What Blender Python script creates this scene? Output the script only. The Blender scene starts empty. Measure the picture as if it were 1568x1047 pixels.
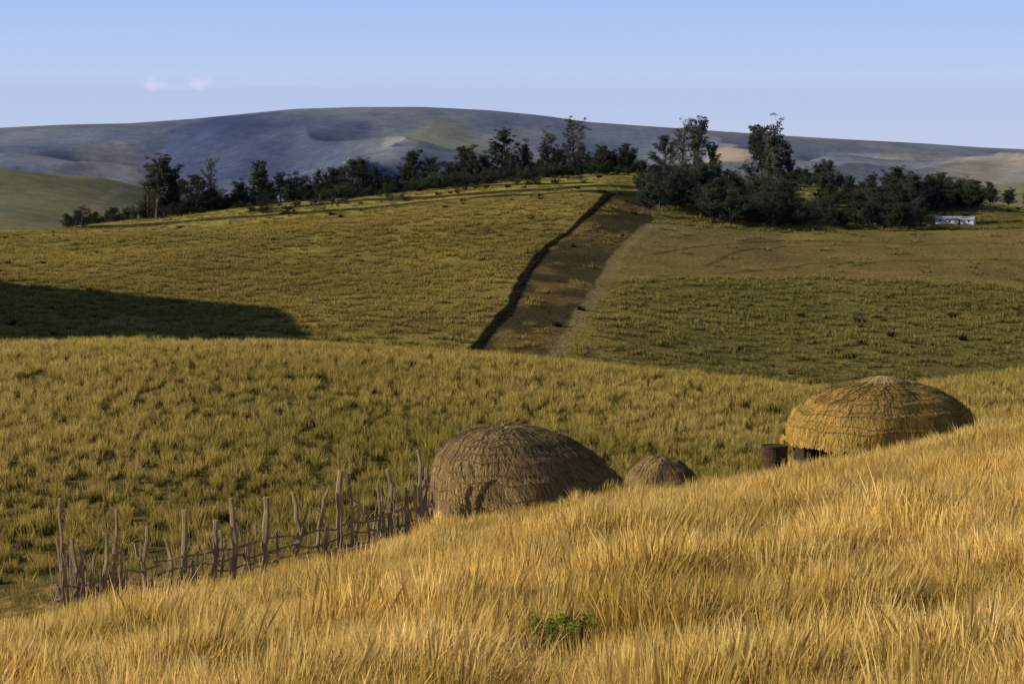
import bpy, math, random
import numpy as np
from mathutils import Vector
random.seed(7); rng=np.random.default_rng(7)
scene=bpy.context.scene
# ------------------------------------------------------------------ camera model
F=3688.0; TH=math.atan((523.5-200)/F); CT,ST=math.cos(TH),math.sin(TH)
def ray(px,row):
    a=(px-784)/F; b=(523.5-row)/F
    y=CT+b*ST; z=-ST+b*CT
    return a/y, z/y
def at(px,row,D):
    a,z=ray(px,row); return Vector((a*D,D,z*D))
cam=bpy.data.cameras.new("camera"); co=bpy.data.objects.new("camera",cam); scene.collection.objects.link(co)
cam.sensor_width=36; cam.lens=F/1568*36; cam.clip_end=40000; cam.clip_start=0.5
co.rotation_euler=(math.pi/2-TH,0,0); scene.camera=co
# ------------------------------------------------------------------ noise
def vnoise(x,y,seed=0):
    xi=np.floor(x).astype(np.int64); yi=np.floor(y).astype(np.int64)
    fx=x-xi; fy=y-yi; fx=fx*fx*(3-2*fx); fy=fy*fy*(3-2*fy)
    def h(a,b):
        n=(a*374761393+b*668265263+seed*1274126177)&0xffffffff
        n=((n^(n>>13))*1274126177)&0xffffffff
        n=n^(n>>16)
        return (n&0xffff)/65535.0
    return (h(xi,yi)*(1-fx)+h(xi+1,yi)*fx)*(1-fy)+(h(xi,yi+1)*(1-fx)+h(xi+1,yi+1)*fx)*fy
def fbm(x,y,o=4,seed=0):
    s=0;a=.5;t=0
    for i in range(o):
        s=s+a*vnoise(x*2**i+i*17.3,y*2**i-i*9.1,seed+i); t+=a; a*=.5
    return s/t
# ------------------------------------------------------------------ terrain table
AS=np.linspace(-0.8,0.8,1601)
PX=AS*F+784
def rowz(r):
    b=(523.5-np.asarray(r,float))/F
    return (-ST+b*CT)/(CT+b*ST)
def curve(pts,sm=12):
    xs=[p[0] for p in pts]; ys=[p[1] for p in pts]
    v=np.interp(PX,xs,ys)
    k=np.exp(-np.linspace(-3,3,sm*2+1)**2/2); k/=k.sum()
    vp=np.pad(v,sm,mode='edge'); return np.convolve(vp,k,mode='valid')
def rz(pts,D,sm=12): return rowz(curve(pts,sm))*D
one=np.ones_like(AS)
crest=rz([(-600,1190),(0,985),(80,958),(200,935),(300,912),(400,893),(500,875),(560,862),(650,843),(700,832),(800,817),(900,799),(1000,787),(1100,778),(1200,770),(1300,748),(1400,720),(1500,694),(1568,681),(2200,565)],59,6)
z7=rz([(-800,560),(0,527),(200,529),(400,534),(600,547),(720,556),(850,571),(1000,589),(1200,619),(1290,630),(1400,618),(1568,590),(2200,540)],260)
z6=rz([(-800,960),(0,940),(400,905),(784,865),(1200,835),(1568,805),(2200,780)],108,30)
z9=rz([(-900,420),(-500,300),(-330,190),(-200,310),(-60,530),(0,562),(400,570),(784,590),(1200,635),(1568,650),(2200,650)],470,20)  # columns left of frame: unseen hill, raised to cast shade to the right
z9b=rz([(-900,420),(-480,250),(-300,165),(-170,285),(-60,435),(0,470),(250,492),(400,487),(784,480),(1200,515),(1568,520),(2200,500)],550,16)  # unseen shade-casting hill continues in the columns left of frame
z10=rz([(-800,400),(0,412),(400,412),(784,398),(1200,418),(1568,425),(2200,420)],660)
z10b=rz([(-800,360),(0,372),(220,362),(400,350),(600,336),(784,322),(900,312),(1000,330),(1200,352),(1568,352),(2200,350)],780)
z11=rz([(-800,330),(0,352),(100,349),(220,338),(400,318),(600,298),(784,278),(930,268),(1060,272),(1200,282),(1400,294),(1568,318),(2200,330)],900)
knots=[(-200,one*1.0),(0,one*-2.2),(12,-4.2-0.0*AS),
 (26,rz([(-600,1300),(0,1190),(784,1130),(1568,1085),(2200,1060)],26,60)),
 (44,None),
 (59,crest),(70,crest-1.1),(88,crest-5.0),(108,z6),
 (180,(z6+z7)/2+1.2),(235,z7*0.72+0.28*z6+0.8),(260,z7),(330,z7-15),(430,z9+2-0*AS),(470,z9),(550,z9b),(660,z10),(780,z10b),(900,z11),(1080,z11-22),
 (1500,rz([(-800,330),(0,330),(300,350),(2200,350)],1500)),
 (1850,rz([(-800,240),(0,252),(60,257),(130,268),(220,292),(330,330),(500,345),(1300,345),(1450,300),(1568,288),(2200,260)],1850)),
 (2300,rz([(-800,330),(2200,330)],2300)),
 (2900,rz([(-800,262),(0,245),(100,247),(200,262),(260,285),(420,290),(600,262),(784,262),(900,285),(1100,250),(1250,262),(1400,280),(1568,262),(2200,250)],2900,8)),
 (3300,rz([(-800,262),(0,252),(250,275),(500,270),(640,240),(800,258),(1100,262),(1568,262),(2200,262)],3300,8)),
 (3800,rz([(-800,225),(0,222),(150,212),(250,222),(330,208),(420,208),(500,196),(600,190),(784,200),(1000,225),(1300,238),(1568,250),(2200,250)],3800,10)),
 (4200,rz([(-800,215),(-100,199),(0,196),(100,191),(200,189),(300,182),(400,172),(450,167),(550,164),(650,164),(750,169),(830,177),(900,187),(1000,194),(1100,201),(1200,208),(1300,214),(1400,219),(1500,226),(1568,229),(2200,240)],4200,8)),
 (5000,one*-60),(7000,one*-120),(20000,one*-200)]
kd=[k[0] for k in knots]; kz=[k[1] for k in knots]
i44=kd.index(44); kz[i44]=(kz[i44-1]*(15/33)+kz[i44+1]*(18/33))+0.15
kd=np.array(kd,float); kz=np.array(kz)
kz[0]=-2.2-0.3+0*AS; kz[1]=-2.2+AS*2; kz[2]=-4.2+AS*4
DT=np.concatenate([np.linspace(-200,0,20,endpoint=False),np.linspace(0,110,500,endpoint=False),np.linspace(110,1100,1000,endpoint=False),np.geomspace(1100,20000,500)])
h=np.diff(kd)[:,None]; dl=np.diff(kz,axis=0)/h
m=np.zeros_like(kz)
w1=2*h[1:]+h[:-1]; w2=h[1:]+2*h[:-1]
same=(dl[:-1]*dl[1:])>0
with np.errstate(all='ignore'):
    hm=(w1+w2)/(w1/dl[:-1]+w2/dl[1:])
m[1:-1]=np.where(same,hm,0); m[0]=dl[0]; m[-1]=dl[-1]
idx=np.clip(np.searchsorted(kd,DT,side='right')-1,0,len(kd)-2)
t=((DT-kd[idx])/(kd[idx+1]-kd[idx]))[:,None]; hh=(kd[idx+1]-kd[idx])[:,None]
T=(2*t**3-3*t**2+1)*kz[idx]+(t**3-2*t**2+t)*hh*m[idx]+(-2*t**3+3*t**2)*kz[idx+1]+(t**3-t**2)*hh*m[idx+1]
def H(x,y):
    x=np.asarray(x,float); y=np.asarray(y,float)
    a=np.clip(x/np.maximum(y,20),-.7999,.7999)
    fa=(a+.8)/1.6*1600; ia=np.clip(fa.astype(int),0,1599); fa=fa-ia
    di=np.interp(y,DT,np.arange(len(DT))); di=np.clip(di,0,len(DT)-1.001); dd=di.astype(int); fd=di-dd
    z=(T[dd,ia]*(1-fa)+T[dd,ia+1]*fa)*(1-fd)+(T[dd+1,ia]*(1-fa)+T[dd+1,ia+1]*fa)*fd
    z=z+(fbm(x/7,y/7,3,3)-.5)*0.35*np.clip((y)/60,0.2,1)
    z=z+(fbm(x/60,y/60,3,5)-.5)*np.clip((y-90)/400,0,1)*4*np.clip((1500-y)/500,0,1)
    far=np.clip((y-1100)/1200,0,1)*np.clip((4150-y)/900,0.0,1)
    r=1-np.abs(2*fbm(x/520+3,y/800,4,11)-1)
    z=z+far*((r-.78)*130)*np.clip(y/3500,.2,1)
    return z
def hz(x,y): return float(H(np.array([x]),np.array([y]))[0])
def hit(px,row,D0,D1):
    a,zz=ray(px,row); D=np.linspace(D0,D1,800)
    g=H(a*D,D); ok=np.where(zz*D<=g)[0]
    d=D[ok[0]] if len(ok) else D1
    return (a*d,d)
def segdist(x,y,pl):
    best=np.full(x.shape,1e9)
    for (x0,y0),(x1,y1) in zip(pl[:-1],pl[1:]):
        dx,dy=x1-x0,y1-y0; L=dx*dx+dy*dy+1e-9
        tt=np.clip(((x-x0)*dx+(y-y0)*dy)/L,0,1)
        best=np.minimum(best,np.hypot(x-x0-tt*dx,y-y0-tt*dy))
    return best
def inpoly(x,y,pl):
    c=np.zeros(x.shape,bool); n=len(pl)
    for i in range(n):
        x0,y0=pl[i]; x1,y1=pl[(i+1)%n]
        if y0==y1: continue
        c^=((y0>y)!=(y1>y))&(x<(x1-x0)*(y-y0)/(y1-y0)+x0)
    return c
def W(pts,D0=430,D1=905): return [hit(p[0],p[1],D0,D1) for p in pts]
hedge_l=W([(935,297),(922,309),(905,325),(884,343),(860,362),(836,380),(820,400),(805,420),(795,440),(785,466),(765,490),(748,510),(735,528),(712,548)])
path_l=W([(1000,345),(975,362),(958,378),(943,400),(930,425),(908,458),(888,490),(872,510),(862,528),(840,556)])
strip_p=hedge_l+[path_l[-1]]+path_l[::-1]+W([(1010,296)])
rfield_p=W([(1000,342),(1100,350),(1650,352),(1650,445),(1450,432),(1250,425),(1080,425),(935,428),(958,378)])
tracks=[W([(60,352),(220,345),(400,331),(640,311),(830,297),(935,296),(1000,297)]),W([(400,322),(560,306),(700,299),(850,290),(1010,289)]),W([(560,300),(700,288),(900,280)])]
contours=[W([(1080,408),(1130,385),(1200,378),(1330,376)]),W([(1100,420),(1250,404),(1450,398),(1650,402)]),W([(1000,390),(1200,368),(1650,372)])]
farpath=W([(135,330),(180,290),(215,296)],1500,1900)
# ------------------------------------------------------------------ terrain mesh
sv=np.concatenate([np.linspace(-.62,-.25,90,endpoint=False),np.linspace(-.25,.25,820,endpoint=False),np.linspace(.25,.62,91)])
yv=np.concatenate([np.linspace(-50,0,12,endpoint=False),np.linspace(0,110,190,endpoint=False),np.linspace(110,430,200,endpoint=False),np.linspace(430,960,380,endpoint=False),np.geomspace(960,4400,340,endpoint=False),np.geomspace(4400,19000,25)])
S,Y=np.meshgrid(sv,yv); X=S*(Y+60)
Z=H(X,Y)
nr,nc=X.shape
x=X.ravel(); y=Y.ravel()
def sm(a,b,v): 
    t=np.clip((v-a)/(b-a),0,1); return t*t*(3-2*t)
C=np.zeros((nr*nc,3))
def blend(c,mask):
    global C
    C=C*(1-mask[:,None])+np.array(c)[None,:]*mask[:,None]
C[:]=(.42,.28,.08)
blend((.24,.16,.06),sm(60,66,y))
blend((.13,.11,.036),sm(84,100,y))
blend((.30,.235,.06),sm(190,262,y))
blend((.20,.16,.045),sm(300,400,y))
n1=fbm(x/30,y/30,4,21); n2=fbm(x/9,y/14,4,31); n3=fbm(x/90,y/140,4,41)
h3=(y>430)&(y<960)
a_=x/np.maximum(y,1)
blend((.29,.22,.06),sm(.45,.62,n1)*h3*.6*(a_<.05))
blend((.155,.13,.042),sm(0.03,.09,a_)*h3*.8)
blend((.30,.26,.07),sm(790,850,y)*h3*.8*(a_<.07))
blend((.30,.31,.08),sm(820,870,y)*h3*.8*(a_>.07))
rf=inpoly(x,y,rfield_p)&h3; blend((.19,.145,.052),rf*1.0); blend((.25,.205,.068),rf*sm(.4,.65,n3)*.8)
st=inpoly(x,y,strip_p)&h3; blend((.065,.050,.026),st*.95); blend((.19,.13,.045),st*sm(.50,.60,n2)*.75)
for c,wd in zip(tracks,(5.5,5,3.5)):
    blend((.035,.032,.018),(1-sm(wd*.6,wd*1.4,segdist(x,y,c)+(n2-.5)*4))*h3*.95)
for c in contours: blend((.08,.06,.03),(1-sm(.4,1.6,segdist(x,y,c)))*h3*.7)
blend((.25,.195,.08),(1-sm(1.2,2.4,segdist(x,y,path_l)+(n2-.5)*3))*h3*.85)
blend((.018,.014,.010),(1-sm(1.0,1.9,segdist(x,y,hedge_l)+(n2-.5)*1.8))*h3)
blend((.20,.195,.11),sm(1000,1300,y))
mid=(y>1300)&(y<2100)
blend((.13,.15,.10),sm(.5,.62,n3)*mid*.6)
blend((.28,.23,.14),(1-sm(2,5,segdist(x,y,farpath)))*mid*.8)
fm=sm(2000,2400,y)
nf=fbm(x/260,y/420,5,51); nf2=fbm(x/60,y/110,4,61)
blend((.165,.20,.28),fm)  # far hills: blue aerial haze mixed into the ground colour
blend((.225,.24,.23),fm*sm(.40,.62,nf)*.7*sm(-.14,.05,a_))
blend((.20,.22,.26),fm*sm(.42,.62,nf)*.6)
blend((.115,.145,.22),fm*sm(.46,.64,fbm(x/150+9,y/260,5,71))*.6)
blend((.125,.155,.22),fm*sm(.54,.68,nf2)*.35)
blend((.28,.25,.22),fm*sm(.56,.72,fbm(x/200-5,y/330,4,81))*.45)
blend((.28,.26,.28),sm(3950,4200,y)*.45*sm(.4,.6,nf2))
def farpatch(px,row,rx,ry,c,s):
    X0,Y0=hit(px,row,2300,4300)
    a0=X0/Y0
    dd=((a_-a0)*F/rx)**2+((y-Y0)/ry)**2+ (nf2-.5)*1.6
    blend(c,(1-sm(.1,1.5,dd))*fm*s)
farpatch(690,222,70,300,(.25,.27,.18),.7)
farpatch(1115,243,34,250,(.44,.34,.25),.85)
farpatch(1510,262,80,230,(.33,.30,.24),.7)
farpatch(340,225,120,600,(.055,.080,.175),.85)  # shaded mountain valley: its shade painted in as dark blue
farpatch(470,215,110,400,(.07,.09,.17),.75)  # right part of the same valley, shade put into the colour
farpatch(620,212,34,200,(.26,.23,.20),.5)
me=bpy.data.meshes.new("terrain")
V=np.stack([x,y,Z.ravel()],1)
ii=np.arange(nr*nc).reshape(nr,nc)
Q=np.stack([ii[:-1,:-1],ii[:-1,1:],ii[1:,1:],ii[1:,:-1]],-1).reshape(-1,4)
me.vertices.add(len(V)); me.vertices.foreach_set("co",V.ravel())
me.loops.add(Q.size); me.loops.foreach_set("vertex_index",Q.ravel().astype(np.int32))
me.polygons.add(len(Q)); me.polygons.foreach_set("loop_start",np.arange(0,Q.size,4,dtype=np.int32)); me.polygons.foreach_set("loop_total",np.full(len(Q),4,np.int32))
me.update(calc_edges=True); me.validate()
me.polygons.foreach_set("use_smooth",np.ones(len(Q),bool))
ca=me.color_attributes.new("soil_haze_shade","FLOAT_COLOR","POINT")
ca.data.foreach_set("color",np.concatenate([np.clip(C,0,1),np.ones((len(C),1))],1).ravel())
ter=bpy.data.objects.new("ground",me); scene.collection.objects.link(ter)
# ------------------------------------------------------------------ materials
def newmat(name):
    m=bpy.data.materials.new(name); m.use_nodes=True; nt=m.node_tree; nt.nodes.clear()
    out=nt.nodes.new("ShaderNodeOutputMaterial"); return m,nt,out
def N(nt,t,**k):
    n=nt.nodes.new(t)
    for a,b in k.items(): setattr(n,a,b)
    return n
def ramp(nt,fac,cols):
    r=N(nt,"ShaderNodeValToRGB"); e=r.color_ramp.elements
    while len(e)<len(cols): e.new(.5)
    for i,(p,c) in enumerate(cols):
        e[i].position=p; e[i].color=(*c,1)
    nt.links.new(fac,r.inputs[0]); return r.outputs[0]
def mul(nt,a,b,f=1.0,bt='MULTIPLY'):
    m=N(nt,"ShaderNodeMix",data_type='RGBA',blend_type=bt); m.inputs[0].default_value=f
    nt.links.new(a,m.inputs[6])
    if isinstance(b,tuple): m.inputs[7].default_value=(*b,1)
    else: nt.links.new(b,m.inputs[7])
    return m.outputs[2]
def noise(nt,scale,detail=4,vec=None,rough=.6):
    n=N(nt,"ShaderNodeTexNoise"); n.inputs["Scale"].default_value=scale; n.inputs["Detail"].default_value=detail; n.inputs["Roughness"].default_value=rough
    if vec is not None: nt.links.new(vec,n.inputs["Vector"])
    return n.outputs["Fac"]
m,nt,out=newmat("ground_soil_haze_shade")
at_=N(nt,"ShaderNodeAttribute",attribute_name="soil_haze_shade"); geo=N(nt,"ShaderNodeNewGeometry")
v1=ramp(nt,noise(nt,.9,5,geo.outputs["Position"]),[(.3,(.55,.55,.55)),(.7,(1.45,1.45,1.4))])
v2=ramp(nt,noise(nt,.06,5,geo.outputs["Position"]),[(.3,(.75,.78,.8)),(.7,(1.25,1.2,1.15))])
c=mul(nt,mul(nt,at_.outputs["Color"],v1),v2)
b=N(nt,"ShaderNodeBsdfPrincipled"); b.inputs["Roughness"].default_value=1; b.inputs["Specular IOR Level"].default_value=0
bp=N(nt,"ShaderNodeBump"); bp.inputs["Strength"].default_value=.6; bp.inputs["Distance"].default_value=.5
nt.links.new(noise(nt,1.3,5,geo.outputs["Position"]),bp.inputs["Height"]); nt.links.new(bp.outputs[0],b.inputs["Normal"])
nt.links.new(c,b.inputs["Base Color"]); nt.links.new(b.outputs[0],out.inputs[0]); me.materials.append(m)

def leafmat(name,root,tipA,tipB,patch=.15,trans=.3,patchdark=(.7,.75,.7),patchlo=.35,patchhi=.65):
    m,nt,out=newmat(name)
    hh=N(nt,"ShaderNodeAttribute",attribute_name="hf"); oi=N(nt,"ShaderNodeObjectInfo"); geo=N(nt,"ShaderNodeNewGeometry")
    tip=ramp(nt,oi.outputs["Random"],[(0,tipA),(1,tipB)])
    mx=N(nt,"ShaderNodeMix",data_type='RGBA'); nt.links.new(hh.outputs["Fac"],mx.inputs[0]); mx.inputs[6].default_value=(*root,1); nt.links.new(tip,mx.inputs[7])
    pc=ramp(nt,noise(nt,patch,4,geo.outputs["Position"]),[(patchlo,patchdark),(patchhi,(1.15,1.12,1.1))])
    rv=ramp(nt,geo.outputs["Random Per Island"],[(0,(.66,.65,.63)),(1,(1.22,1.22,1.22))])
    c=mul(nt,mul(nt,mx.outputs[2],pc),rv)
    d=N(nt,"ShaderNodeBsdfDiffuse"); tr=N(nt,"ShaderNodeBsdfTranslucent"); ms=N(nt,"ShaderNodeMixShader"); ms.inputs[0].default_value=trans
    nt.links.new(c,d.inputs[0]); nt.links.new(c,tr.inputs[0]); nt.links.new(d.outputs[0],ms.inputs[1]); nt.links.new(tr.outputs[0],ms.inputs[2]); nt.links.new(ms.outputs[0],out.inputs[0])
    return m
def plainmat(name,cols,scale=6,rough=.9,stretch=None,bump=.3):
    m,nt,out=newmat(name); tc=N(nt,"ShaderNodeTexCoord"); v=tc.outputs["Object"]
    if stretch:
        mp=N(nt,"ShaderNodeMapping"); mp.inputs["Scale"].default_value=stretch; nt.links.new(v,mp.inputs[0]); v=mp.outputs[0]
    f=noise(nt,scale,5,v); c=ramp(nt,f,cols)
    b=N(nt,"ShaderNodeBsdfPrincipled"); b.inputs["Roughness"].default_value=rough; b.inputs["Specular IOR Level"].default_value=.1
    bp=N(nt,"ShaderNodeBump"); bp.inputs["Strength"].default_value=bump; bp.inputs["Distance"].default_value=.03
    nt.links.new(f,bp.inputs["Height"]); nt.links.new(bp.outputs[0],b.inputs["Normal"])
    nt.links.new(c,b.inputs["Base Color"]); nt.links.new(b.outputs[0],out.inputs[0]); return m
# ------------------------------------------------------------------ mesh helpers
def mk(name,vs,fs,mats,mi=None,hf=None,smooth=False):
    me=bpy.data.meshes.new(name); me.from_pydata(vs,[],fs)
    for q in mats: me.materials.append(q)
    if mi is not None: me.polygons.foreach_set("material_index",mi)
    if hf is not None:
        a=me.attributes.new("hf","FLOAT","POINT"); a.data.foreach_set("value",hf)
    if smooth: me.polygons.foreach_set("use_smooth",[True]*len(fs))
    me.update(); return me
def blades(vs,fs,hf,r,n,cx,cy,R,h0,h1,wd,lean,segs,plume,wind,droop,hs=1.0):
    for i in range(n):
        an=r.uniform(0,6.283); rr=R*math.sqrt(r.random()); bx,by=cx+rr*math.cos(an),cy+rr*math.sin(an)
        la=an+r.uniform(-.9,.9); L=abs(r.gauss(0,lean))+.03; hgt=r.uniform(h0,h1)*hs; w=wd*r.uniform(.6,1.3)
        fa=r.uniform(0,math.pi); fx,fy=math.cos(fa),math.sin(fa)
        base=len(vs)
        for s in range(segs+1):
            t=s/segs; off=L*hgt*t**1.8
            px=bx+math.cos(la)*off+wind[0]*hgt*t*t; py=by+math.sin(la)*off+wind[1]*hgt*t*t
            pz=hgt*(t-droop*L*t**3)
            ww=w*(1-t**2*.9)
            if plume and s==segs-1: ww=w*plume
            if s==segs: ww=w*.15
            vs.append((px-fx*ww/2,py-fy*ww/2,pz)); vs.append((px+fx*ww/2,py+fy*ww/2,pz)); hf+= [t,t]
        for s in range(segs):
            k=base+2*s; fs.append((k,k+1,k+3,k+2))
def clump(name,n,R,h0,h1,wd,lean,mat,seed,segs=3,plume=0.0,wind=(0,0),droop=.0,tufts=None):
    r=random.Random(seed); vs=[];fs=[];hf=[]
    if tufts is None: blades(vs,fs,hf,r,n,0,0,R,h0,h1,wd,lean,segs,plume,wind,droop)
    else:
        nt_,sp=tufts
        for k in range(nt_):
            an=r.uniform(0,6.28); rr=sp*math.sqrt((k+.3)/nt_)
            blades(vs,fs,hf,r,int(n*r.uniform(.7,1.2)),rr*math.cos(k*2.4+an*.2),rr*math.sin(k*2.4+an*.2),R,h0,h1,wd,lean,segs,plume,wind,droop,r.uniform(.65,1.15))
    return mk(name,vs,fs,[mat],hf=hf)
def scatter(name,pts,rot,scl,variants,idx):
    col=bpy.data.collections.new(name+"_parts")
    for i,v in enumerate(variants):
        o=bpy.data.objects.new("%s_part_%02d"%(name,i),v); col.objects.link(o)
    me=bpy.data.meshes.new(name); n=len(pts); me.vertices.add(n); me.vertices.foreach_set("co",np.asarray(pts,np.float32).ravel())
    for an,ty,dat in (("rot","FLOAT_VECTOR",rot),("scl","FLOAT_VECTOR",scl)):
        a=me.attributes.new(an,ty,"POINT"); a.data.foreach_set("vector",np.asarray(dat,np.float32).ravel())
    a=me.attributes.new("idx","INT","POINT"); a.data.foreach_set("value",np.asarray(idx,np.int32))
    me.update()
    o=bpy.data.objects.new(name,me); scene.collection.objects.link(o)
    g=bpy.data.node_groups.new(name,"GeometryNodeTree")
    g.interface.new_socket("Geometry",in_out='INPUT',socket_type='NodeSocketGeometry'); g.interface.new_socket("Geometry",in_out='OUTPUT',socket_type='NodeSocketGeometry')
    gi=g.nodes.new("NodeGroupInput"); go=g.nodes.new("NodeGroupOutput"); ip=g.nodes.new("GeometryNodeInstanceOnPoints"); ci=g.nodes.new("GeometryNodeCollectionInfo")
    ci.inputs["Collection"].default_value=col; ci.inputs["Separate Children"].default_value=True; ci.inputs["Reset Children"].default_value=True
    def na(nm,dt):
        q=g.nodes.new("GeometryNodeInputNamedAttribute"); q.data_type=dt; q.inputs[0].default_value=nm; return q.outputs["Attribute"]
    g.links.new(gi.outputs[0],ip.inputs["Points"]); g.links.new(ci.outputs[0],ip.inputs["Instance"]); ip.inputs["Pick Instance"].default_value=True
    g.links.new(na("idx","INT"),ip.inputs["Instance Index"])
    er=g.nodes.new("FunctionNodeEulerToRotation"); g.links.new(na("rot","FLOAT_VECTOR"),er.inputs[0]); g.links.new(er.outputs[0],ip.inputs["Rotation"])
    g.links.new(na("scl","FLOAT_VECTOR"),ip.inputs["Scale"]); g.links.new(ip.outputs[0],go.inputs[0])
    md=o.modifiers.new("instances","NODES"); md.node_group=g
    return o
def rots(n,tilt=.08,spin=6.283): return np.stack([rng.normal(0,tilt,n),rng.normal(0,tilt,n),rng.uniform(0,spin,n)],1)
# ------------------------------------------------------------------ foreground grass
SHX,SHD=hit(860,1035,20,58)
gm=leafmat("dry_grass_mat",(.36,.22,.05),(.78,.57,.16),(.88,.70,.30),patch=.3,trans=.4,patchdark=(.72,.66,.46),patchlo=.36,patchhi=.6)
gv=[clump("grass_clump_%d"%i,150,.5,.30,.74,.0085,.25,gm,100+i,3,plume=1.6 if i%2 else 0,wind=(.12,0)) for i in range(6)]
gv+=[clump("grass_clump_t%d"%i,85,.38,.6,1.0,.0085,.18,gm,200+i,4,plume=2.4,wind=(.2,0)) for i in range(3)]
nG=15500
Dg=np.sqrt(rng.uniform(21**2,66**2,nG)); ag=rng.uniform(-.27,.27,nG); xg=ag*Dg
lim=np.interp(ag*F+784,[0,250,600,700,1568],[56,56.5,58.5,60.5,66])
dens=fbm(xg/1.6,Dg/1.6,3,91)
ok=(Dg<lim+rng.normal(0,.4,nG))&(rng.random(nG)<sm(.15,.5,dens)+.2)&(np.hypot((xg-SHX)/.6,(Dg-SHD+.4)/.9)>1)
xg=xg[ok];Dg=Dg[ok]; n=len(xg)
hs=(.36+1.2*fbm(xg/2.0,Dg/2.6,3,93))*np.interp(Dg,[40,54],[1,.66])
hs=hs*np.where((np.abs(xg-SHX)<.9)&(Dg<SHD)&(Dg>SHD-7),.75,1)
s=hs*rng.uniform(.75,1.25,n)
scatter("grass",np.stack([xg,Dg,H(xg,Dg)-.03],1),rots(n,.13,1.9),np.stack([np.clip(s,.8,9),np.clip(s,.8,9),s],1),gv,np.where(rng.random(n)<.26,rng.integers(6,9,n),rng.integers(0,6,n)))
wm=leafmat("weed_mat",(.14,.11,.04),(.50,.36,.12),(.36,.32,.09),patch=.5)
wv=[clump("weed_%d"%i,40,.3,.12,.38,.016,.5,wm,300+i,3) for i in range(3)]
gwm=leafmat("green_weed_mat",(.16,.13,.04),(.42,.37,.11),(.36,.36,.10),patch=.5)
wv+=[clump("weedg_%d"%i,90,.4,.35,.85,.010,.30,gwm,330+i,3) for i in range(2)]
n=3000; Dw=rng.uniform(56,86,n); aw=rng.uniform(-.27,.27,n); xw=aw*Dw
n2_=500; D2=np.sqrt(rng.uniform(22**2,56**2,n2_)); x2=rng.uniform(-.27,.27,n2_)*D2; k2=fbm(x2/3,D2/3,3,97)>.58; D2=D2[k2]; x2=x2[k2]
ixw=np.concatenate([rng.integers(0,3,n),rng.integers(3,5,len(D2))]); xw=np.concatenate([xw,x2]); Dw=np.concatenate([Dw,D2]); n=len(xw)
s=rng.uniform(.5,1.0,n)
scatter("weeds",np.stack([xw,Dw,H(xw,Dw)-.02],1),rots(n),np.stack([s,s,s],1),wv,ixw)
# ------------------------------------------------------------------ crop field (second hill)
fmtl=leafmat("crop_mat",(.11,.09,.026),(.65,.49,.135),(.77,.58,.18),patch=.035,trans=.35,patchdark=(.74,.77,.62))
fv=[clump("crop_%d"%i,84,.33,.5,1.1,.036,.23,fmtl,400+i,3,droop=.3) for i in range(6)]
gx,gy=np.meshgrid(np.arange(-80,80,1.42),np.arange(92,300,1.32)); gx=gx.ravel();gy=gy.ravel(); n=len(gx)
an=.10; fx=gx*math.cos(an)-(gy-180)*math.sin(an)+rng.normal(0,.40,n)+1.6*(fbm(gx/15,gy/15,3,94)-.5); fy=180+gx*math.sin(an)+(gy-180)*math.cos(an)+rng.normal(0,.45,n)
ok=(np.abs(fx/fy)<.27)&(fy>94)&(fy<285)&(rng.random(n)<.6+.95*fbm(fx/8,fy/8,3,95))
fx=fx[ok];fy=fy[ok];n=len(fx); s=rng.uniform(.65,1.2,n)*(.7+.6*fbm(fx/9,fy/9,3,97))
scatter("crop_field",np.stack([fx,fy,H(fx,fy)-.03],1),rots(n),np.stack([s*1.15,s*1.15,s],1),fv,rng.integers(0,6,n))
lm=leafmat("undergrowth_mat",(.075,.065,.022),(.24,.19,.055),(.32,.25,.075),patch=.06)
lv=[clump("under_%d"%i,40,.9,.14,.34,.05,.6,lm,450+i,2) for i in range(3)]
n=9000; Du=np.sqrt(rng.uniform(92**2,275**2,n)); xu=rng.uniform(-.27,.27,n)*Du; s=rng.uniform(.6,1.3,n)
scatter("undergrowth",np.stack([xu,Du,H(xu,Du)-.02],1),rots(n),np.stack([s,s,s],1),lv,rng.integers(0,3,n))
# ------------------------------------------------------------------ third hill tufts
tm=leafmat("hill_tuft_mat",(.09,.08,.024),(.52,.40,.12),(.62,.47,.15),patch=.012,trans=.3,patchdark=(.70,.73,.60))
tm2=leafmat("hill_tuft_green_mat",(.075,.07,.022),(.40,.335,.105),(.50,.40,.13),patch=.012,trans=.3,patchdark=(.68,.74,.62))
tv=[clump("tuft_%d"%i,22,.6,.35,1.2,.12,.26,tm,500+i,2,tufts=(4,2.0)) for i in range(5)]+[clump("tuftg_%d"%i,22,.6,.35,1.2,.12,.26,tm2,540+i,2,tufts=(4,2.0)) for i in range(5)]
n=22000; Dh=np.sqrt(rng.uniform(425**2,900**2,n)); ah=rng.uniform(-.27,.27,n); xh=ah*Dh
ins=inpoly(xh,Dh,strip_p); inr=inpoly(xh,Dh,rfield_p)
p=np.where(inr,.04,np.where(ins,.15*(fbm(xh/9,Dh/14,4,31)>.5),.2+1.0*fbm(xh/12,Dh/18,4,99)))
p=np.where(segdist(xh,Dh,path_l)<3.2,0,p); p=np.where(segdist(xh,Dh,hedge_l)<2.8,0,p)
for c in tracks: p=np.where(segdist(xh,Dh,c)<7,0,p)
p=np.where(Dh>800,p*.6,p)
ok=rng.random(n)<p; xh=xh[ok];Dh=Dh[ok];ah=ah[ok]; n=len(xh)
s=rng.uniform(.7,1.4,n)*np.where(ah>.03,.95,1.0)*np.where(Dh>780,.6,1)
scatter("hill_grass",np.stack([xh,Dh,H(xh,Dh)-.08],1),rots(n,.03),np.stack([np.ones(n),np.ones(n),s],1),tv,np.where(rng.random(n)<sm(0.0,.06,ah)*.95+.08,5,0)+rng.integers(0,5,n))
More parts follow.
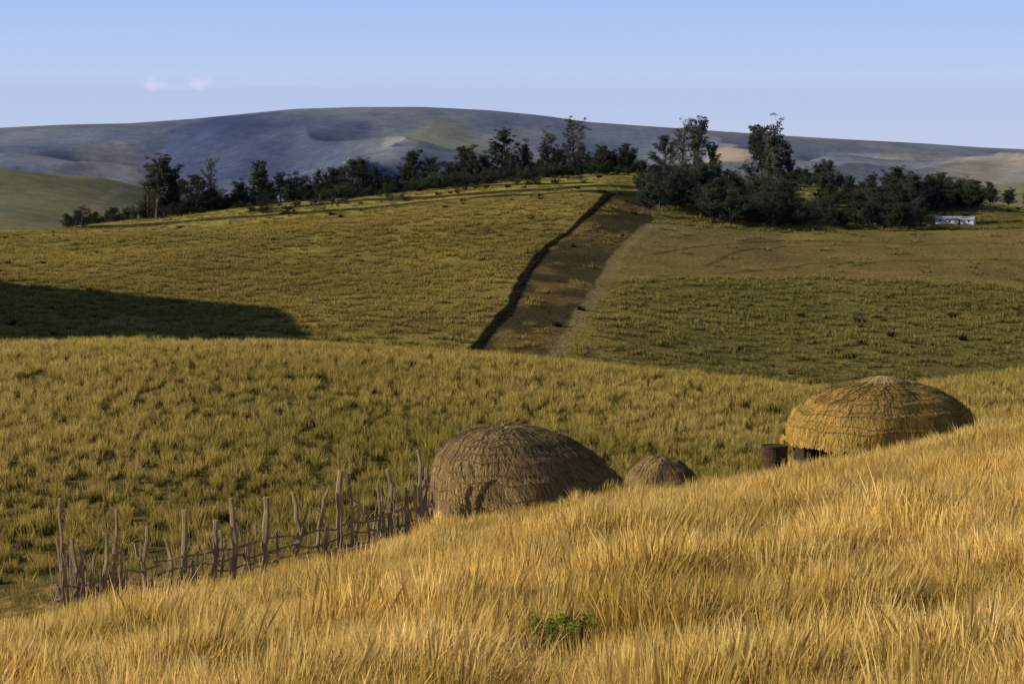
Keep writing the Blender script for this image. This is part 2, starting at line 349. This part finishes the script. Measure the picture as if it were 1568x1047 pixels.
bm_=leafmat("bush_mat",(.018,.020,.012),(.045,.047,.022),(.07,.067,.032),patch=.1)
bv=[clump("bush_%d"%i,60,.6,.4,1.4,.2,.5,bm_,600+i,2) for i in range(3)]
pts=[]
for (x0,y0),(x1,y1) in zip(hedge_l[:-1],hedge_l[1:]):
    L=math.hypot(x1-x0,y1-y0)
    for k in range(int(L/1.3)):
        t=random.random(); pts.append((x0+(x1-x0)*t+random.gauss(0,.3),y0+(y1-y0)*t+random.gauss(0,.3)))
P=np.array(pts); n=len(P); s=rng.uniform(.2,.65,n)
scatter("hedge",np.stack([P[:,0],P[:,1],H(P[:,0],P[:,1])-.1],1),rots(n),np.stack([s,s,s],1),bv,rng.integers(0,3,n))
n=1700; Db=np.sqrt(rng.uniform(430**2,880**2,n)); xb=rng.uniform(-.27,.27,n)*Db
pb=.08+.9*(xb/Db>.12)*(Db<600)*sm(.42,.58,fbm(xb/20,Db/30,3,111))+.2*(Db>790)
ok=(rng.random(n)<pb)&~inpoly(xb,Db,rfield_p); xb=xb[ok];Db=Db[ok];n=len(xb); s=rng.uniform(.4,1.3,n)
scatter("bushes",np.stack([xb,Db,H(xb,Db)-.1],1),rots(n),np.stack([s*1.2,s*1.2,s*.8],1),bv,rng.integers(0,3,n))
# ------------------------------------------------------------------ trees
bark=plainmat("bark",[(.3,(.05,.045,.04)),(.7,(.16,.135,.11))],8)
lf=[leafmat("foliage_dark",(.040,.058,.052),(.056,.080,.056),(.095,.11,.062),patch=.12,trans=.25),
    leafmat("foliage_grey",(.068,.082,.074),(.095,.112,.09),(.13,.13,.095),patch=.12,trans=.25)]
def tube(vs,fs,mi,pts,rad,k=5,m=0):
    b0=len(vs)
    for i,(p,r) in enumerate(zip(pts,rad)):
        p=Vector(p); d=(Vector(pts[min(i+1,len(pts)-1)])-Vector(pts[max(i-1,0)])).normalized()
        u=d.orthogonal().normalized() if i==0 else (u-d*u.dot(d)).normalized(); w=d.cross(u)
        for j in range(k):
            a=6.2832*j/k; vs.append(tuple(p+(u*math.cos(a)+w*math.sin(a))*r))
    for i in range(len(pts)-1):
        for j in range(k):
            a=b0+i*k+j; c=b0+i*k+(j+1)%k; fs.append((a,c,c+k,a+k)); mi.append(m)
    fs.append(tuple(b0+(len(pts)-1)*k+j for j in range(k))); mi.append(m)
    fs.append(tuple(b0+j for j in reversed(range(k)))); mi.append(m)
def tree(name,seed,kind):
    r=random.Random(seed); vs=[];fs=[];mi=[]
    leaf=[]
    lean=(r.uniform(-.05,.05),r.uniform(-.05,.05))
    def tp(t): return Vector((lean[0]*t+.015*math.sin(5*t+seed),lean[1]*t+.015*math.cos(4*t+seed),t))
    top={'broad':.72,'tall':.92,'cone':.97,'sparse':.95,'shrub':.55}[kind]
    tube(vs,fs,mi,[tp(top*i/7) for i in range(8)],[.020*(1-.85*i/7)+.002 for i in range(8)],6)
    nl={'broad':30,'tall':36,'cone':46,'sparse':32,'shrub':26}[kind]
    for i in range(nl):
        f=(i+r.random())/nl
        if kind=='broad': t=.18+.5*f; L=r.uniform(.18,.40)*(1.05-.25*abs(f-.4)); el=r.uniform(.1,.9)+f*.6
        elif kind=='tall': t=.24+.66*f; L=r.uniform(.12,.28)*(1.1-.5*f); el=r.uniform(.3,1.1)
        elif kind=='cone': t=.12+.84*f; L=(.26*(1-f)+.04)*r.uniform(.6,1.15); el=r.uniform(-.1,.4)
        elif kind=='sparse': t=.20+.74*f; L=r.uniform(.12,.30)*(1.05-.4*f); el=r.uniform(.4,1.1)
        else: t=.05+.45*f; L=r.uniform(.2,.55); el=r.uniform(.1,1.0)
        an=r.uniform(0,6.283); p0=tp(t); d=Vector((math.cos(an)*math.cos(el),math.sin(an)*math.cos(el),math.sin(el)))
        p1=p0+d*L*.55+Vector((0,0,-.01)); p2=p0+d*L+Vector((r.uniform(-.02,.02),r.uniform(-.02,.02),.03))
        tube(vs,fs,mi,[p0,p1,p2],[.007,.005,.0025],4)
        cs=[(p2,1),(p1.lerp(p2,.4),.8)]+([(p1,.7)] if kind in('broad','shrub','cone') else [])
        for q in range(2):
            e=p2+Vector((r.uniform(-1,1),r.uniform(-1,1),r.uniform(-.4,1)))*.07
            tube(vs,fs,mi,[p1,e],[.003,.0015],3); cs.append((e,.7))
        for c,sz in cs:
            if kind=='sparse' and r.random()<.25: continue
            R={'broad':.085,'tall':.062,'cone':.055,'sparse':.06,'shrub':.11}[kind]*sz*r.uniform(.7,1.25)
            nn={'broad':46,'tall':38,'cone':30,'sparse':22,'shrub':46}[kind]
            for k in range(nn):
                v=Vector((r.gauss(0,1),r.gauss(0,1),r.gauss(0,.65))); v=v.normalized()*R*r.random()**.45
                leaf.append((c+Vector((v.x,v.y,v.z*.75)),r.uniform(.005,.0125)))
    for c,sz in leaf:
        if c.z<.03: continue
        u=Vector((r.gauss(0,1),r.gauss(0,1),r.gauss(0,1))).normalized(); w=u.orthogonal().normalized()*sz*.8; u=u*sz*1.4
        b=len(vs); vs+= [tuple(c-u),tuple(c+w),tuple(c+u),tuple(c-w)]; fs.append((b,b+1,b+2,b+3)); mi.append(1)
    zm=max(v[2] for v in vs); vs=[(a/zm,b/zm,c/zm) for a,b,c in vs]
    return mk(name,vs,fs,[bark,lf[1] if kind in('tall','sparse') else lf[0]],mi,hf=[min(1,max(0,v[2])) for v in vs])
TM={k:[tree("%s_tree_mesh_%d"%(k,i),hash_+i*13,k) for i in range(cnt)] for k,hash_,cnt in (('broad',10,4),('tall',40,3),('cone',70,2),('sparse',90,3),('shrub',120,3))}
def place_tree(px,D,toprow,kind,vi,wide=1.0,nm=None):
    a,zt=ray(px,toprow); x0=a*D; g=hz(x0,D)-.3; h=zt*D-g
    base={'broad':'broadleaf_tree','tall':'eucalyptus_tree','cone':'conifer_tree','sparse':'sparse_eucalyptus_tree','shrub':'bushy_tree'}[kind]
    o=bpy.data.objects.new(base,TM[kind][vi%len(TM[kind])]); scene.collection.objects.link(o)
    o.location=(x0,D,g); o.scale=(h*wide,h*wide,h); o.rotation_euler=(0,0,random.uniform(0,6.28))
for t in [(240,895,233,'tall',0,1.3),(262,900,250,'broad',1,1.1),(225,900,262,'sparse',0,1.0),(300,890,266,'broad',0,1.3),(322,895,240,'sparse',1,.9),(395,905,245,'tall',1,1.1),(430,905,262,'broad',2,1.1),(552,915,240,'cone',0,1.4),(572,912,246,'broad',3,.9),
          (125,880,313,'shrub',0,1.2),(630,915,228,'broad',2,1.1),(712,915,220,'broad',1,1.2),(768,915,195,'cone',1,1.5),(802,915,211,'broad',3,.9),(842,920,192,'sparse',0,1.1),(879,920,177,'sparse',2,1.1),(890,915,215,'tall',2,.8),
          (960,915,230,'sparse',1,1.0),(1018,905,205,'broad',0,1.1),(1045,890,180,'sparse',1,1.1),(1068,885,176,'tall',0,1.1),(1090,885,215,'tall',2,1.0),(1166,860,190,'tall',1,.95),(1182,855,172,'sparse',0,1.2),(1188,850,200,'tall',0,1.0),(1207,860,228,'broad',1,.8),
          (1270,880,243,'broad',2,1.2),(1335,870,262,'broad',3,1.0),(1372,840,252,'cone',0,1.5),(1405,800,260,'broad',1,1.2),(1440,860,262,'broad',0,1.0),(1488,880,275,'broad',2,1.2),(1545,890,286,'broad',3,1.3)]:
    place_tree(*t)
allv=TM['broad']+TM['shrub']+TM['cone']+TM['sparse']; PB=[];SC=[];IX=[]
def addt(px,D,hpx,kinds,wide):
    a,_=ray(px,300); x0=a*D; h=hpx*D/F; PB.append((x0,D,hz(x0,D)-.4)); w=h*wide*random.uniform(.8,1.3); SC.append((w,w,h)); IX.append(random.choice(kinds))
for i in range(250):
    px=random.uniform(215,1000); addt(px,random.uniform(900,985),random.choice([18,24,30,38,46])*random.uniform(.8,1.15)*np.interp(px,[215,330,500,640,1000],[1.0,.9,1.25,1.15,1.0]),[0,1,2,3,4,5,6,0,1,2,3,8,9],1.15)
for i in range(130):
    px=random.uniform(215,1000); addt(px,random.uniform(888,915),random.uniform(12,28),[4,5,6],1.3)
for i in range(50):
    px=random.uniform(370,900); addt(px,random.uniform(850,895),random.uniform(7,15),[4,5,6],1.3)
for i in range(195):
    px=random.uniform(990,1500); D=random.uniform(772,850)
    if 1415<px: D=random.uniform(830,860)
    k=np.interp(px,[985,1010,1130,1200,1300,1400,1500],[46,64,66,54,52,56,42]); addt(px,D,k*random.uniform(.5,1.0),[0,1,2,3,4,5,6],1.05)
for i in range(60):
    addt(random.uniform(1150,1650),random.uniform(870,950),random.uniform(18,40),[0,1,2,3,4,5],1.2)
for i in range(40):
    addt(random.uniform(100,260),random.uniform(900,950),random.uniform(12,25),[0,1,4,5],1.2)
n=len(PB)
scatter("tree_belt",PB,np.stack([np.zeros(n),np.zeros(n),rng.uniform(0,6.28,n)],1),SC,allv,IX)
# ------------------------------------------------------------------ huts
def empty(name,loc):
    e=bpy.data.objects.new(name,None); e.location=loc; scene.collection.objects.link(e); return e
def child(name,me,par,loc=(0,0,0)):
    o=bpy.data.objects.new(name,me); scene.collection.objects.link(o); o.parent=par; o.location=loc; return o
def thatchmat(name,a,b,c):
    m,nt,out=newmat(name); geo=N(nt,"ShaderNodeNewGeometry"); tc=N(nt,"ShaderNodeTexCoord")
    col=ramp(nt,geo.outputs["Random Per Island"],[(0,a),(.5,b),(1,c)])
    pc=ramp(nt,noise(nt,1.6,5,tc.outputs["Object"]),[(.3,(.62,.61,.60)),(.7,(1.25,1.22,1.15))])
    bs=N(nt,"ShaderNodeBsdfDiffuse"); nt.links.new(mul(nt,col,pc),bs.inputs[0]); nt.links.new(bs.outputs[0],out.inputs[0]); return m
ropem=plainmat("rope_mat",[(.3,(.08,.058,.032)),(.7,(.18,.13,.07))],20)
darkm=plainmat("dark_sticks",[(.3,(.03,.022,.015)),(.7,(.08,.06,.04))],20)
def vn(t): return math.sin(t*5+1)*.5+math.sin(t*11)*.5
def hut(px,toprow,D,wpx,mats,shift=0,pw=1.0,topknot=False,depth=1.0,baserow=800,eave=False,nth=13000,seed=1,ropes=True):
    r=random.Random(seed)
    a,zt=ray(px,toprow); cx=a*D; g=hz(cx,D); R=wpx/2*D/F
    zb=ray(px,baserow)[1]*D
    h=zt*D-zb
    e=empty("beehive_hut",(cx,D,zb))
    def P(th,ph,lift=0):
        sp=math.sin(ph); cp=max(0,math.cos(ph))
        bulge=1+.025*math.sin(3*th+seed)+.018*math.sin(7*th+2*seed+3*ph)
        rr=R*sp**pw*bulge+lift*sp; z=h*cp**(1.0 if pw>=1 else .9)+lift*cp+.02*math.sin(5*th+6*ph)
        z+=.04*math.sin(ph*22+th*.5)*sp
        sh=shift*cp
        return Vector((rr*math.cos(th)+sh,rr*depth*math.sin(th),z))
    nt_,np_=72,40; vs=[];fs=[]
    for i in range(np_+1):
        for j in range(nt_): vs.append(tuple(P(6.2832*j/nt_,max(.02,math.pi/2*i/np_))))
    if not eave:
        for j in range(nt_): v=vs[np_*nt_+j]; vs.append((v[0],v[1],min(0,g-zb)-.8))
        np_+=1
    for i in range(np_):
        for j in range(nt_): fs.append((i*nt_+j,(i+1)*nt_+j,(i+1)*nt_+(j+1)%nt_,i*nt_+(j+1)%nt_))
    fs.append(tuple(range(nt_)))
    child("dome",mk("dome",vs,fs,[mats[1]],smooth=True),e)
    vs=[];fs=[]
    for i in range(nth):
        ph=math.acos(1-r.random()*.999); th=r.uniform(0,6.2832)
        L=r.uniform(.2,.5); dph=L/((R+h)/2)
        w=r.uniform(.008,.02)/max(.3,R*math.sin(ph)); tw=r.gauss(0,.14); lift=r.uniform(.01,.035); el=r.uniform(.015,.09)
        b=len(vs)
        for k in range(3):
            t=k/2; pp=ph+dph*t; ex=max(0,pp-math.pi/2); pp=min(pp,math.pi/2)
            if eave: ex*=.35
            t2=th+tw*t*.3/max(.25,math.sin(ph)); ww=w*(1-.6*t)
            for sg in(-1,1):
                v=P(t2+sg*ww/2,pp,lift+(el-lift)*t); v.z-=ex*(R+h)/2*.5; vs.append(tuple(v))
        fs+= [(b,b+1,b+3,b+2),(b+2,b+3,b+5,b+4)]
    child("thatch",mk("thatch",vs,fs,[mats[0]]),e)
    if not eave:
        vs=[];fs=[]
        for i in range(1400 if R>1.5 else 500):
            th=r.uniform(0,6.2832); L=r.uniform(.25,.75); b=len(vs); ou=r.uniform(.02,.22); z0=r.uniform(.05,.45); ts=r.gauss(0,.05)
            for k in range(3):
                t=k/2; rr=R*(1-.08*z0)+.05+ou*t; q=Vector((-math.sin(th),math.cos(th),0))*.012*(1-.6*t)
                c_=Vector((rr*math.cos(th+ts*t),rr*depth*math.sin(th+ts*t),z0-L*t)); vs+= [tuple(c_-q),tuple(c_+q)]
            fs+= [(b,b+1,b+3,b+2),(b+2,b+3,b+5,b+4)]
        child("straw_skirt",mk("straw_skirt",vs,fs,[mats[2]]),e)
    if ropes:
        vs=[];fs=[];mi=[]
        for k in range(10):
            ph=.20+k*.13; j=0
            while j<60:
                L_=r.randint(3,14); tube(vs,fs,mi,[P(6.2832*q/60,ph+.02*math.sin(q*1.3+k)+.01*math.sin(q*.37+k*2),.055) for q in range(j,min(j+L_,60)+1)],[.013]*(min(j+L_,60)+1-j),4); j+=L_+r.choice([0,1,2])
        for k in range(44):
            th=6.2832*k/44+r.uniform(-.06,.06); s0=r.choice([0,1,2,4]); s1=r.choice([6,8,10])
            tube(vs,fs,mi,[P(th+.04*math.sin(i*1.1+k),.14+i*.095,.055) for i in range(s0,s1+1)],[.012]*(s1+1-s0),4)
        child("rope_net",mk("rope_net",vs,fs,[ropem],mi),e)
    if topknot:
        vs=[];fs=[]
        for i in range(1100):
            th=r.uniform(0,6.2832); r0=r.uniform(.0,.12); L=r.uniform(.35,.95); b=len(vs)
            for k in range(4):
                t=k/3; rr=r0+L*t; zz=h+.10*(1-t)**.5+.03-.22*t*t*L+r.uniform(0,.06)
                c_=Vector((rr*math.cos(th)+shift,rr*math.sin(th)*depth,zz)); q=Vector((-math.sin(th),math.cos(th),0))*(.012*(1-.4*t))
                vs+= [tuple(c_-q),tuple(c_+q)]
            for k in range(3): fs.append((b+2*k,b+2*k+1,b+2*k+3,b+2*k+2))
        child("topknot",mk("topknot",vs,fs,[mats[2]]),e)
        vs=[];fs=[];mi=[]
        for rr_,zz_ in ((.3,.10),(.72,-.01)):
            tube(vs,fs,mi,[(rr_*math.cos(6.2832*j/24)+shift,rr_*depth*math.sin(6.2832*j/24),h+zz_+.02+.02*math.sin(j*2)) for j in range(25)],[.018]*25,5)
        child("topknot_rings",mk("topknot_rings",vs,fs,[ropem],mi),e)
    if eave:
        vs=[];fs=[];mi=[]
        for k in range(72):
            th=6.2832*k/72; rr=R*.86
            if abs(((th-3.95+math.pi)%(2*math.pi))-math.pi)<.30: continue
            p=Vector((rr*math.cos(th),rr*depth*math.sin(th),.25)); tube(vs,fs,mi,[(p.x,p.y,-2.4),(p.x+r.uniform(-.03,.03),p.y,.45)],[.09,.07],5)
        for th in (3.63,4.27):
            p=Vector((R*.87*math.cos(th),R*.87*math.sin(th),0)); tube(vs,fs,mi,[(p.x,p.y,-2.4),(p.x,p.y,.4)],[.10,.09],6)
        child("stick_wall",mk("stick_wall",vs,fs,[darkm],mi),e)
        vs=[];fs=[]
        for i in range(3400):
            th=r.uniform(0,6.2832); fr=1 if abs(((th-3.85+math.pi)%(2*math.pi))-math.pi)<.62 else 2.6
            L=r.uniform(.05,.17)*(1+.5*vn(th))*fr; b=len(vs); ou=r.uniform(-.02,.10)
            for k in range(2):
                rr=R+ou*k; c_=Vector((rr*math.cos(th),rr*depth*math.sin(th),.04-L*k)); q=Vector((-math.sin(th),math.cos(th),0))*.014
                vs+= [tuple(c_-q),tuple(c_+q)]
            fs.append((b,b+1,b+3,b+2))
        child("eave_fringe",mk("eave_fringe",vs,fs,[mats[0]]),e)
    return e
th1=thatchmat("thatch_weathered",(.19,.13,.06),(.34,.24,.105),(.50,.36,.165)); th1d=plainmat("thatch_base_weathered",[(.3,(.11,.08,.035)),(.7,(.24,.17,.08))],5)
th2=thatchmat("thatch_gold",(.33,.21,.05),(.54,.36,.09),(.68,.47,.14)); th2d=plainmat("thatch_base_gold",[(.3,(.20,.13,.04)),(.7,(.36,.25,.08))],5)
th3=thatchmat("thatch_pale",(.44,.31,.12),(.60,.44,.17),(.70,.53,.23))
hut(820,653,64.5,306,(th1,th1d,th3),shift=-.85,pw=.88,baserow=792,seed=1,nth=16000)
hut(1345,585,69,290,(th2,th2d,th3),shift=.12,pw=.97,topknot=True,eave=True,baserow=668,seed=2,nth=16000)
hut(1015,699,73,122,(th1,th1d,th3),shift=-.08,pw=1.0,baserow=765,seed=3,nth=5000,ropes=False)
# ------------------------------------------------------------------ drum
vs=[];fs=[];mi=[]
prof=[(0,.30),(0,.325),(.02,.32),(.28,.318),(.30,.335),(.32,.318),(.58,.318),(.60,.335),(.62,.318),(.86,.318),(.88,.335),(.90,.325)]
tube(vs,fs,mi,[(0,0,p[0]+i*.0005) for i,p in enumerate(prof)],[p[1]*1.12 for p in prof],24)
rust=plainmat("rusted_metal",[(.3,(.035,.024,.014)),(.7,(.10,.062,.032))],6,rough=.9)
a,_=ray(1186,690); D=65.5; dzt=ray(1186,683)[1]*D; gd=hz(a*D,D)
e=empty("metal_drum",(a*D,D,gd)); sc=max(1,(dzt-gd)/.9); e.scale=(1,1,sc); child("drum_body",mk("drum_body",vs,fs,[rust],mi),e)
vs=[];fs=[];mi=[]; tube(vs,fs,mi,[(.36*math.cos(6.2832*j/24),.36*math.sin(6.2832*j/24),.905) for j in range(25)],[.022]*25,5); child("rim",mk("rim",vs,fs,[rust],mi),e)
# ------------------------------------------------------------------ fence
wood=plainmat("weathered_wood",[(.25,(.13,.10,.07)),(.75,(.48,.38,.25))],9,stretch=(1,1,.2))
def fD(px): return np.interp(px,[60,660],[59.5,62.2])
fe=empty("stick_fence",(0,61,0)); fvs=[];ffs=[];fmi=[]
def stick(px0,off,px1,toprow,r0,r1,seed,dj=0,fork=False):
    r=random.Random(seed); D=fD(px0)+dj; a,_=ray(px0,850); p0=Vector((a*D,D,0)); p0.z=hz(p0.x,D)-.15+off
    p1=at(px1,toprow,D+r.uniform(-.2,.2)); pts=[];n=7; bx=r.gauss(0,.06)
    for i in range(n+1):
        t=i/n; q=p0.lerp(p1,t)
        if 0<i<n: q+=Vector((r.uniform(-.04,.04)+bx*math.sin(t*3.14),r.uniform(-.03,.03),0))
        pts.append(tuple(q-Vector((0,61,0))))
    tube(fvs,ffs,fmi,pts,[(r0+(r1-r0)*i/n)*r.uniform(.88,1.12) for i in range(n+1)],6)
    if fork:
        b=Vector(pts[4]); tube(fvs,ffs,fmi,[b,b+Vector((r.choice([-1,1])*.15,0,.22)),b+Vector((r.choice([-1,1])*.22,.05,.5))],[r1*1.1,r1*.8,r1*.4],5)
posts=[(90,92,762,.05),(100,86,825,.04),(112,110,824,.06),(127,122,836,.055),(141,146,846,.05),(152,178,780,.045),(160,163,816,.05),(178,175,831,.04),(190,186,842,.04),(218,226,806,.06),(232,240,846,.035),(256,254,824,.05),(281,283,780,.07),(300,296,858,.04),(326,331,796,.065),(340,338,811,.04),(357,354,762,.07),(375,372,846,.035),(408,408,761,.08),(420,424,811,.035),(452,449,754,.06),(460,462,806,.07),(487,503,748,.04),(500,497,796,.04),(524,522,720,.075),(540,535,722,.035),(545,549,766,.035),(566,560,774,.035),(586,584,782,.08),(596,594,718,.055),(612,606,762,.035),(636,640,688,.045),(650,653,716,.055),(628,622,746,.04),(105,96,846,.035),(136,130,866,.03),(168,160,864,.03),(574,578,748,.035),(604,600,740,.04),(643,636,742,.05),(620,628,735,.03),(662,660,752,.045)]
for i,(a0,a1,tr,r0) in enumerate(posts): stick(a0,0,a1,tr,r0*1.4,r0*.95,i*7+1,fork=(i in(0,5,9,20,22,25,31,39)))
for i in range(110):
    p=random.uniform(78,200) if i<38 else (random.uniform(540,665) if i<60 else random.uniform(78,655)); base=np.interp(p,[80,660],[925,800])
    stick(p,0,p+random.uniform(-18,18),base-random.uniform(25,78),.028,.012,i+500,dj=random.uniform(-.3,.3))
for k,hgt in enumerate((.35,.62,.95)):
    px=85
    while px<655:
        L=random.uniform(50,110); q=[]
        for i in range(6):
            pp=min(px+L*i/5,665); D=fD(pp)-.08+random.uniform(-.05,.05); a,_=ray(pp,850); xx=a*D
            q.append((xx,D-61,hz(xx,D)+hgt+random.uniform(-.09,.09)))
        tube(fvs,ffs,fmi,q,[.034,.030,.030,.026,.022,.016],5); px+=L*random.uniform(.6,1.0)
for i in range(26):
    pp=random.uniform(430,640) if i>9 else random.uniform(80,240); D=fD(pp)-.3+random.uniform(-.3,.5); a,_=ray(pp,850); xx=a*D; L=random.uniform(.6,1.6)
    z0=hz(xx,D)+.12+random.random()*.2
    tube(fvs,ffs,fmi,[(xx-L/2,D-61,z0-L*.1+random.uniform(-.1,.1)),(xx,D-61,z0+.05),(xx+L/2,D-61,z0+L*.1+random.uniform(-.1,.1))],[.05,.045,.025],5)
child("sticks",mk("sticks",fvs,ffs,[wood],fmi),fe)
# ------------------------------------------------------------------ green shrub in the grass
gl=leafmat("green_leaf",(.14,.23,.02),(.24,.38,.03),(.34,.46,.06),patch=3,trans=.3)
def shrub(px,toprow,D,n,wm):
    a,zt=ray(px,toprow); x0=a*D; g=hz(x0,D); h=zt*D-g; vs=[];fs=[];mi=[]; r=random.Random(int(px))
    for i in range(n):
        an=r.uniform(0,6.28); L=r.uniform(.1,wm); hh=h*r.uniform(.86,1.0); e_=Vector((L*math.cos(an),L*math.sin(an)*.8,hh)); m1=Vector((e_.x*.4,e_.y*.4,hh*.55))
        tube(vs,fs,mi,[(0,0,0),m1,e_],[.010,.007,.004],4)
        for k in range(20):
            c=m1.lerp(e_,r.uniform(.6,1.05))+Vector((r.gauss(0,.04),r.gauss(0,.04),r.gauss(0,.02))); u=Vector((r.gauss(0,1),r.gauss(0,1),r.uniform(-.2,.9))).normalized(); w=u.cross(Vector((0,0,1))).normalized()*.022; u=u*.05
            b=len(vs); vs+= [tuple(c),tuple(c+u*.5+w),tuple(c+u),tuple(c+u*.5-w)]; fs.append((b,b+1,b+2,b+3)); mi.append(1)
    o=bpy.data.objects.new("green_shrub",mk("green_shrub",vs,fs,[bark,gl],mi,hf=[.8]*len(vs))); scene.collection.objects.link(o); o.location=(x0,D,g)
shrub(836,940,SHD,12,.24); shrub(884,936,SHD+.2,12,.24); shrub(860,954,SHD-.2,8,.3)
# ------------------------------------------------------------------ white buildings
wp=plainmat("white_paint",[(.3,(.68,.67,.64)),(.7,(.8,.79,.76))],1.0); rf_=plainmat("metal_roof",[(.3,(.30,.33,.38)),(.7,(.42,.45,.5))],1.0); dk=plainmat("window_dark",[(.3,(.02,.02,.03)),(.7,(.05,.05,.06))],2); dr=plainmat("door_wood",[(.3,(.1,.05,.03)),(.7,(.16,.09,.05))],3)
def box(vs,fs,x0,x1,y0,y1,z0,z1):
    b=len(vs); vs+= [(x0,y0,z0),(x1,y0,z0),(x1,y1,z0),(x0,y1,z0),(x0,y0,z1),(x1,y0,z1),(x1,y1,z1),(x0,y1,z1)]
    fs+= [(b,b+3,b+2,b+1),(b+4,b+5,b+6,b+7),(b,b+1,b+5,b+4),(b+1,b+2,b+6,b+5),(b+2,b+3,b+7,b+6),(b+3,b,b+4,b+7)]
def house(px,row,L,Wd,h,rot):
    x0,D=hit(px,row,600,890); e=empty("white_house",(x0,D,hz(x0,D)-.1)); e.rotation_euler=(0,0,rot)
    vs=[];fs=[]; box(vs,fs,-L/2,L/2,-Wd/2,Wd/2,-1.2,h)
    b=len(vs); vs+= [(-L/2,-Wd/2,h),(-L/2,Wd/2,h),(-L/2,0,h+.7),(L/2,-Wd/2,h),(L/2,Wd/2,h),(L/2,0,h+.7)]; fs+= [(b,b+2,b+1),(b+3,b+4,b+5)]
    child("walls",mk("walls",vs,fs,[wp]),e)
    vs=[];fs=[]
    for sg in(-1,1):
        b=len(vs); y0=sg*(Wd/2+.35); z0=h-.1
        vs+= [(-L/2-.3,y0,z0),(L/2+.3,y0,z0),(L/2+.3,0,h+.78),(-L/2-.3,0,h+.78),(-L/2-.3,y0,z0+.1),(L/2+.3,y0,z0+.1),(L/2+.3,0,h+.88),(-L/2-.3,0,h+.88)]
        fs+= [(b,b+1,b+2,b+3),(b+7,b+6,b+5,b+4),(b,b+4,b+5,b+1),(b+1,b+5,b+6,b+2),(b+3,b+7,b+4,b)]
    child("roof",mk("roof",vs,fs,[rf_]),e)
    vs=[];fs=[]; nw=max(2,int(L/3))
    for i in range(nw):
        xx=-L/2+L*(i+.5)/nw
        if i!=nw//2: box(vs,fs,xx-.35,xx+.35,-Wd/2-.03,-Wd/2+.05,.95,1.6)
    child("windows",mk("windows",vs,fs,[dk]),e)
    vs=[];fs=[]; xx=-L/2+L*(nw//2+.5)/nw; box(vs,fs,xx-.4,xx+.4,-Wd/2-.03,-Wd/2+.05,0.0,1.8); child("door",mk("door",vs,fs,[dr]),e)
house(1463,344,12.5,4,1.9,-.35); house(1463,312,3.2,3,1.9,.1)
# ------------------------------------------------------------------ light & sky
el=math.radians(23); az=math.radians(265)
sd=Vector((math.sin(az)*math.cos(el),math.cos(az)*math.cos(el),math.sin(el)))
L=bpy.data.lights.new("sun","SUN"); L.energy=5.0; L.angle=math.radians(.5); L.color=(1,.89,.71)
lo=bpy.data.objects.new("sun",L); scene.collection.objects.link(lo); lo.rotation_euler=sd.to_track_quat('Z','Y').to_euler(); lo.location=(-50,-20,60)
w=bpy.data.worlds.new("World"); scene.world=w; w.use_nodes=True; nt=w.node_tree; nt.nodes.clear()
out=N(nt,"ShaderNodeOutputWorld"); bg=N(nt,"ShaderNodeBackground"); bg.inputs[1].default_value=.10
sk=N(nt,"ShaderNodeTexSky",sky_type='NISHITA'); sk.sun_disc=False; sk.sun_elevation=el; sk.sun_rotation=az; sk.altitude=1000; sk.air_density=1.0; sk.dust_density=.3; sk.ozone_density=3
tc=N(nt,"ShaderNodeTexCoord"); sp=N(nt,"ShaderNodeSeparateXYZ"); nt.links.new(tc.outputs["Generated"],sp.inputs[0])
def M(op,a,b=None,c=None,clamp=False):
    q=N(nt,"ShaderNodeMath",operation=op); q.use_clamp=clamp
    for i,v in enumerate((a,b,c)):
        if v is None: continue
        if isinstance(v,(int,float)): q.inputs[i].default_value=v
        else: nt.links.new(v,q.inputs[i])
    return q.outputs[0]
zr=M('SQRT',M('MAXIMUM',sp.outputs["Z"],0.0))
grad=ramp(nt,zr,[(0,(.52,.61,.86)),(.125,(.46,.56,.87)),(.15,(.50,.62,.93)),(.235,(.38,.55,.95)),(.40,(.15,.22,.42)),(1,(.05,.09,.20))])
gs=N(nt,"ShaderNodeVectorMath",operation='SCALE'); gs.inputs["Scale"].default_value=10; nt.links.new(grad,gs.inputs[0])
mixs=mul(nt,sk.outputs[0],gs.outputs[0],.87,'MIX')
u=M('DIVIDE',sp.outputs["X"],sp.outputs["Y"]); v=M('DIVIDE',sp.outputs["Z"],sp.outputs["Y"])
cn=noise(nt,260,4,tc.outputs["Generated"])
tot=None
for (cpx,crow,ru,rv_,s_) in ((238,131,.0045,.0028,.6),(312,129,.0058,.0026,.55),(285,134,.016,.0018,.2),(430,128,.030,.0012,.2)):
    u0=(cpx-784)/F; v0=(200-crow)/F
    d=M('SQRT',M('ADD',M('POWER',M('DIVIDE',M('SUBTRACT',u,u0),ru),2.0),M('POWER',M('DIVIDE',M('SUBTRACT',v,v0),rv_),2.0)))
    d=M('ADD',d,M('MULTIPLY',M('SUBTRACT',cn,.5),1.8))
    k=M('MULTIPLY',M('SUBTRACT',1.1,d,clamp=True),s_)
    tot=k if tot is None else M('ADD',tot,k,clamp=True)
tot=M('MULTIPLY',tot,M('GREATER_THAN',sp.outputs["Y"],0.0))
cm=N(nt,"ShaderNodeMix",data_type='RGBA'); nt.links.new(tot,cm.inputs[0]); nt.links.new(mixs,cm.inputs[6]); cm.inputs[7].default_value=(7.6,6.8,9.0,1)
nt.links.new(cm.outputs[2],bg.inputs[0]); nt.links.new(bg.outputs[0],out.inputs[0])
scene.view_settings.view_transform='Standard'; scene.view_settings.look='None'; scene.view_settings.exposure=0
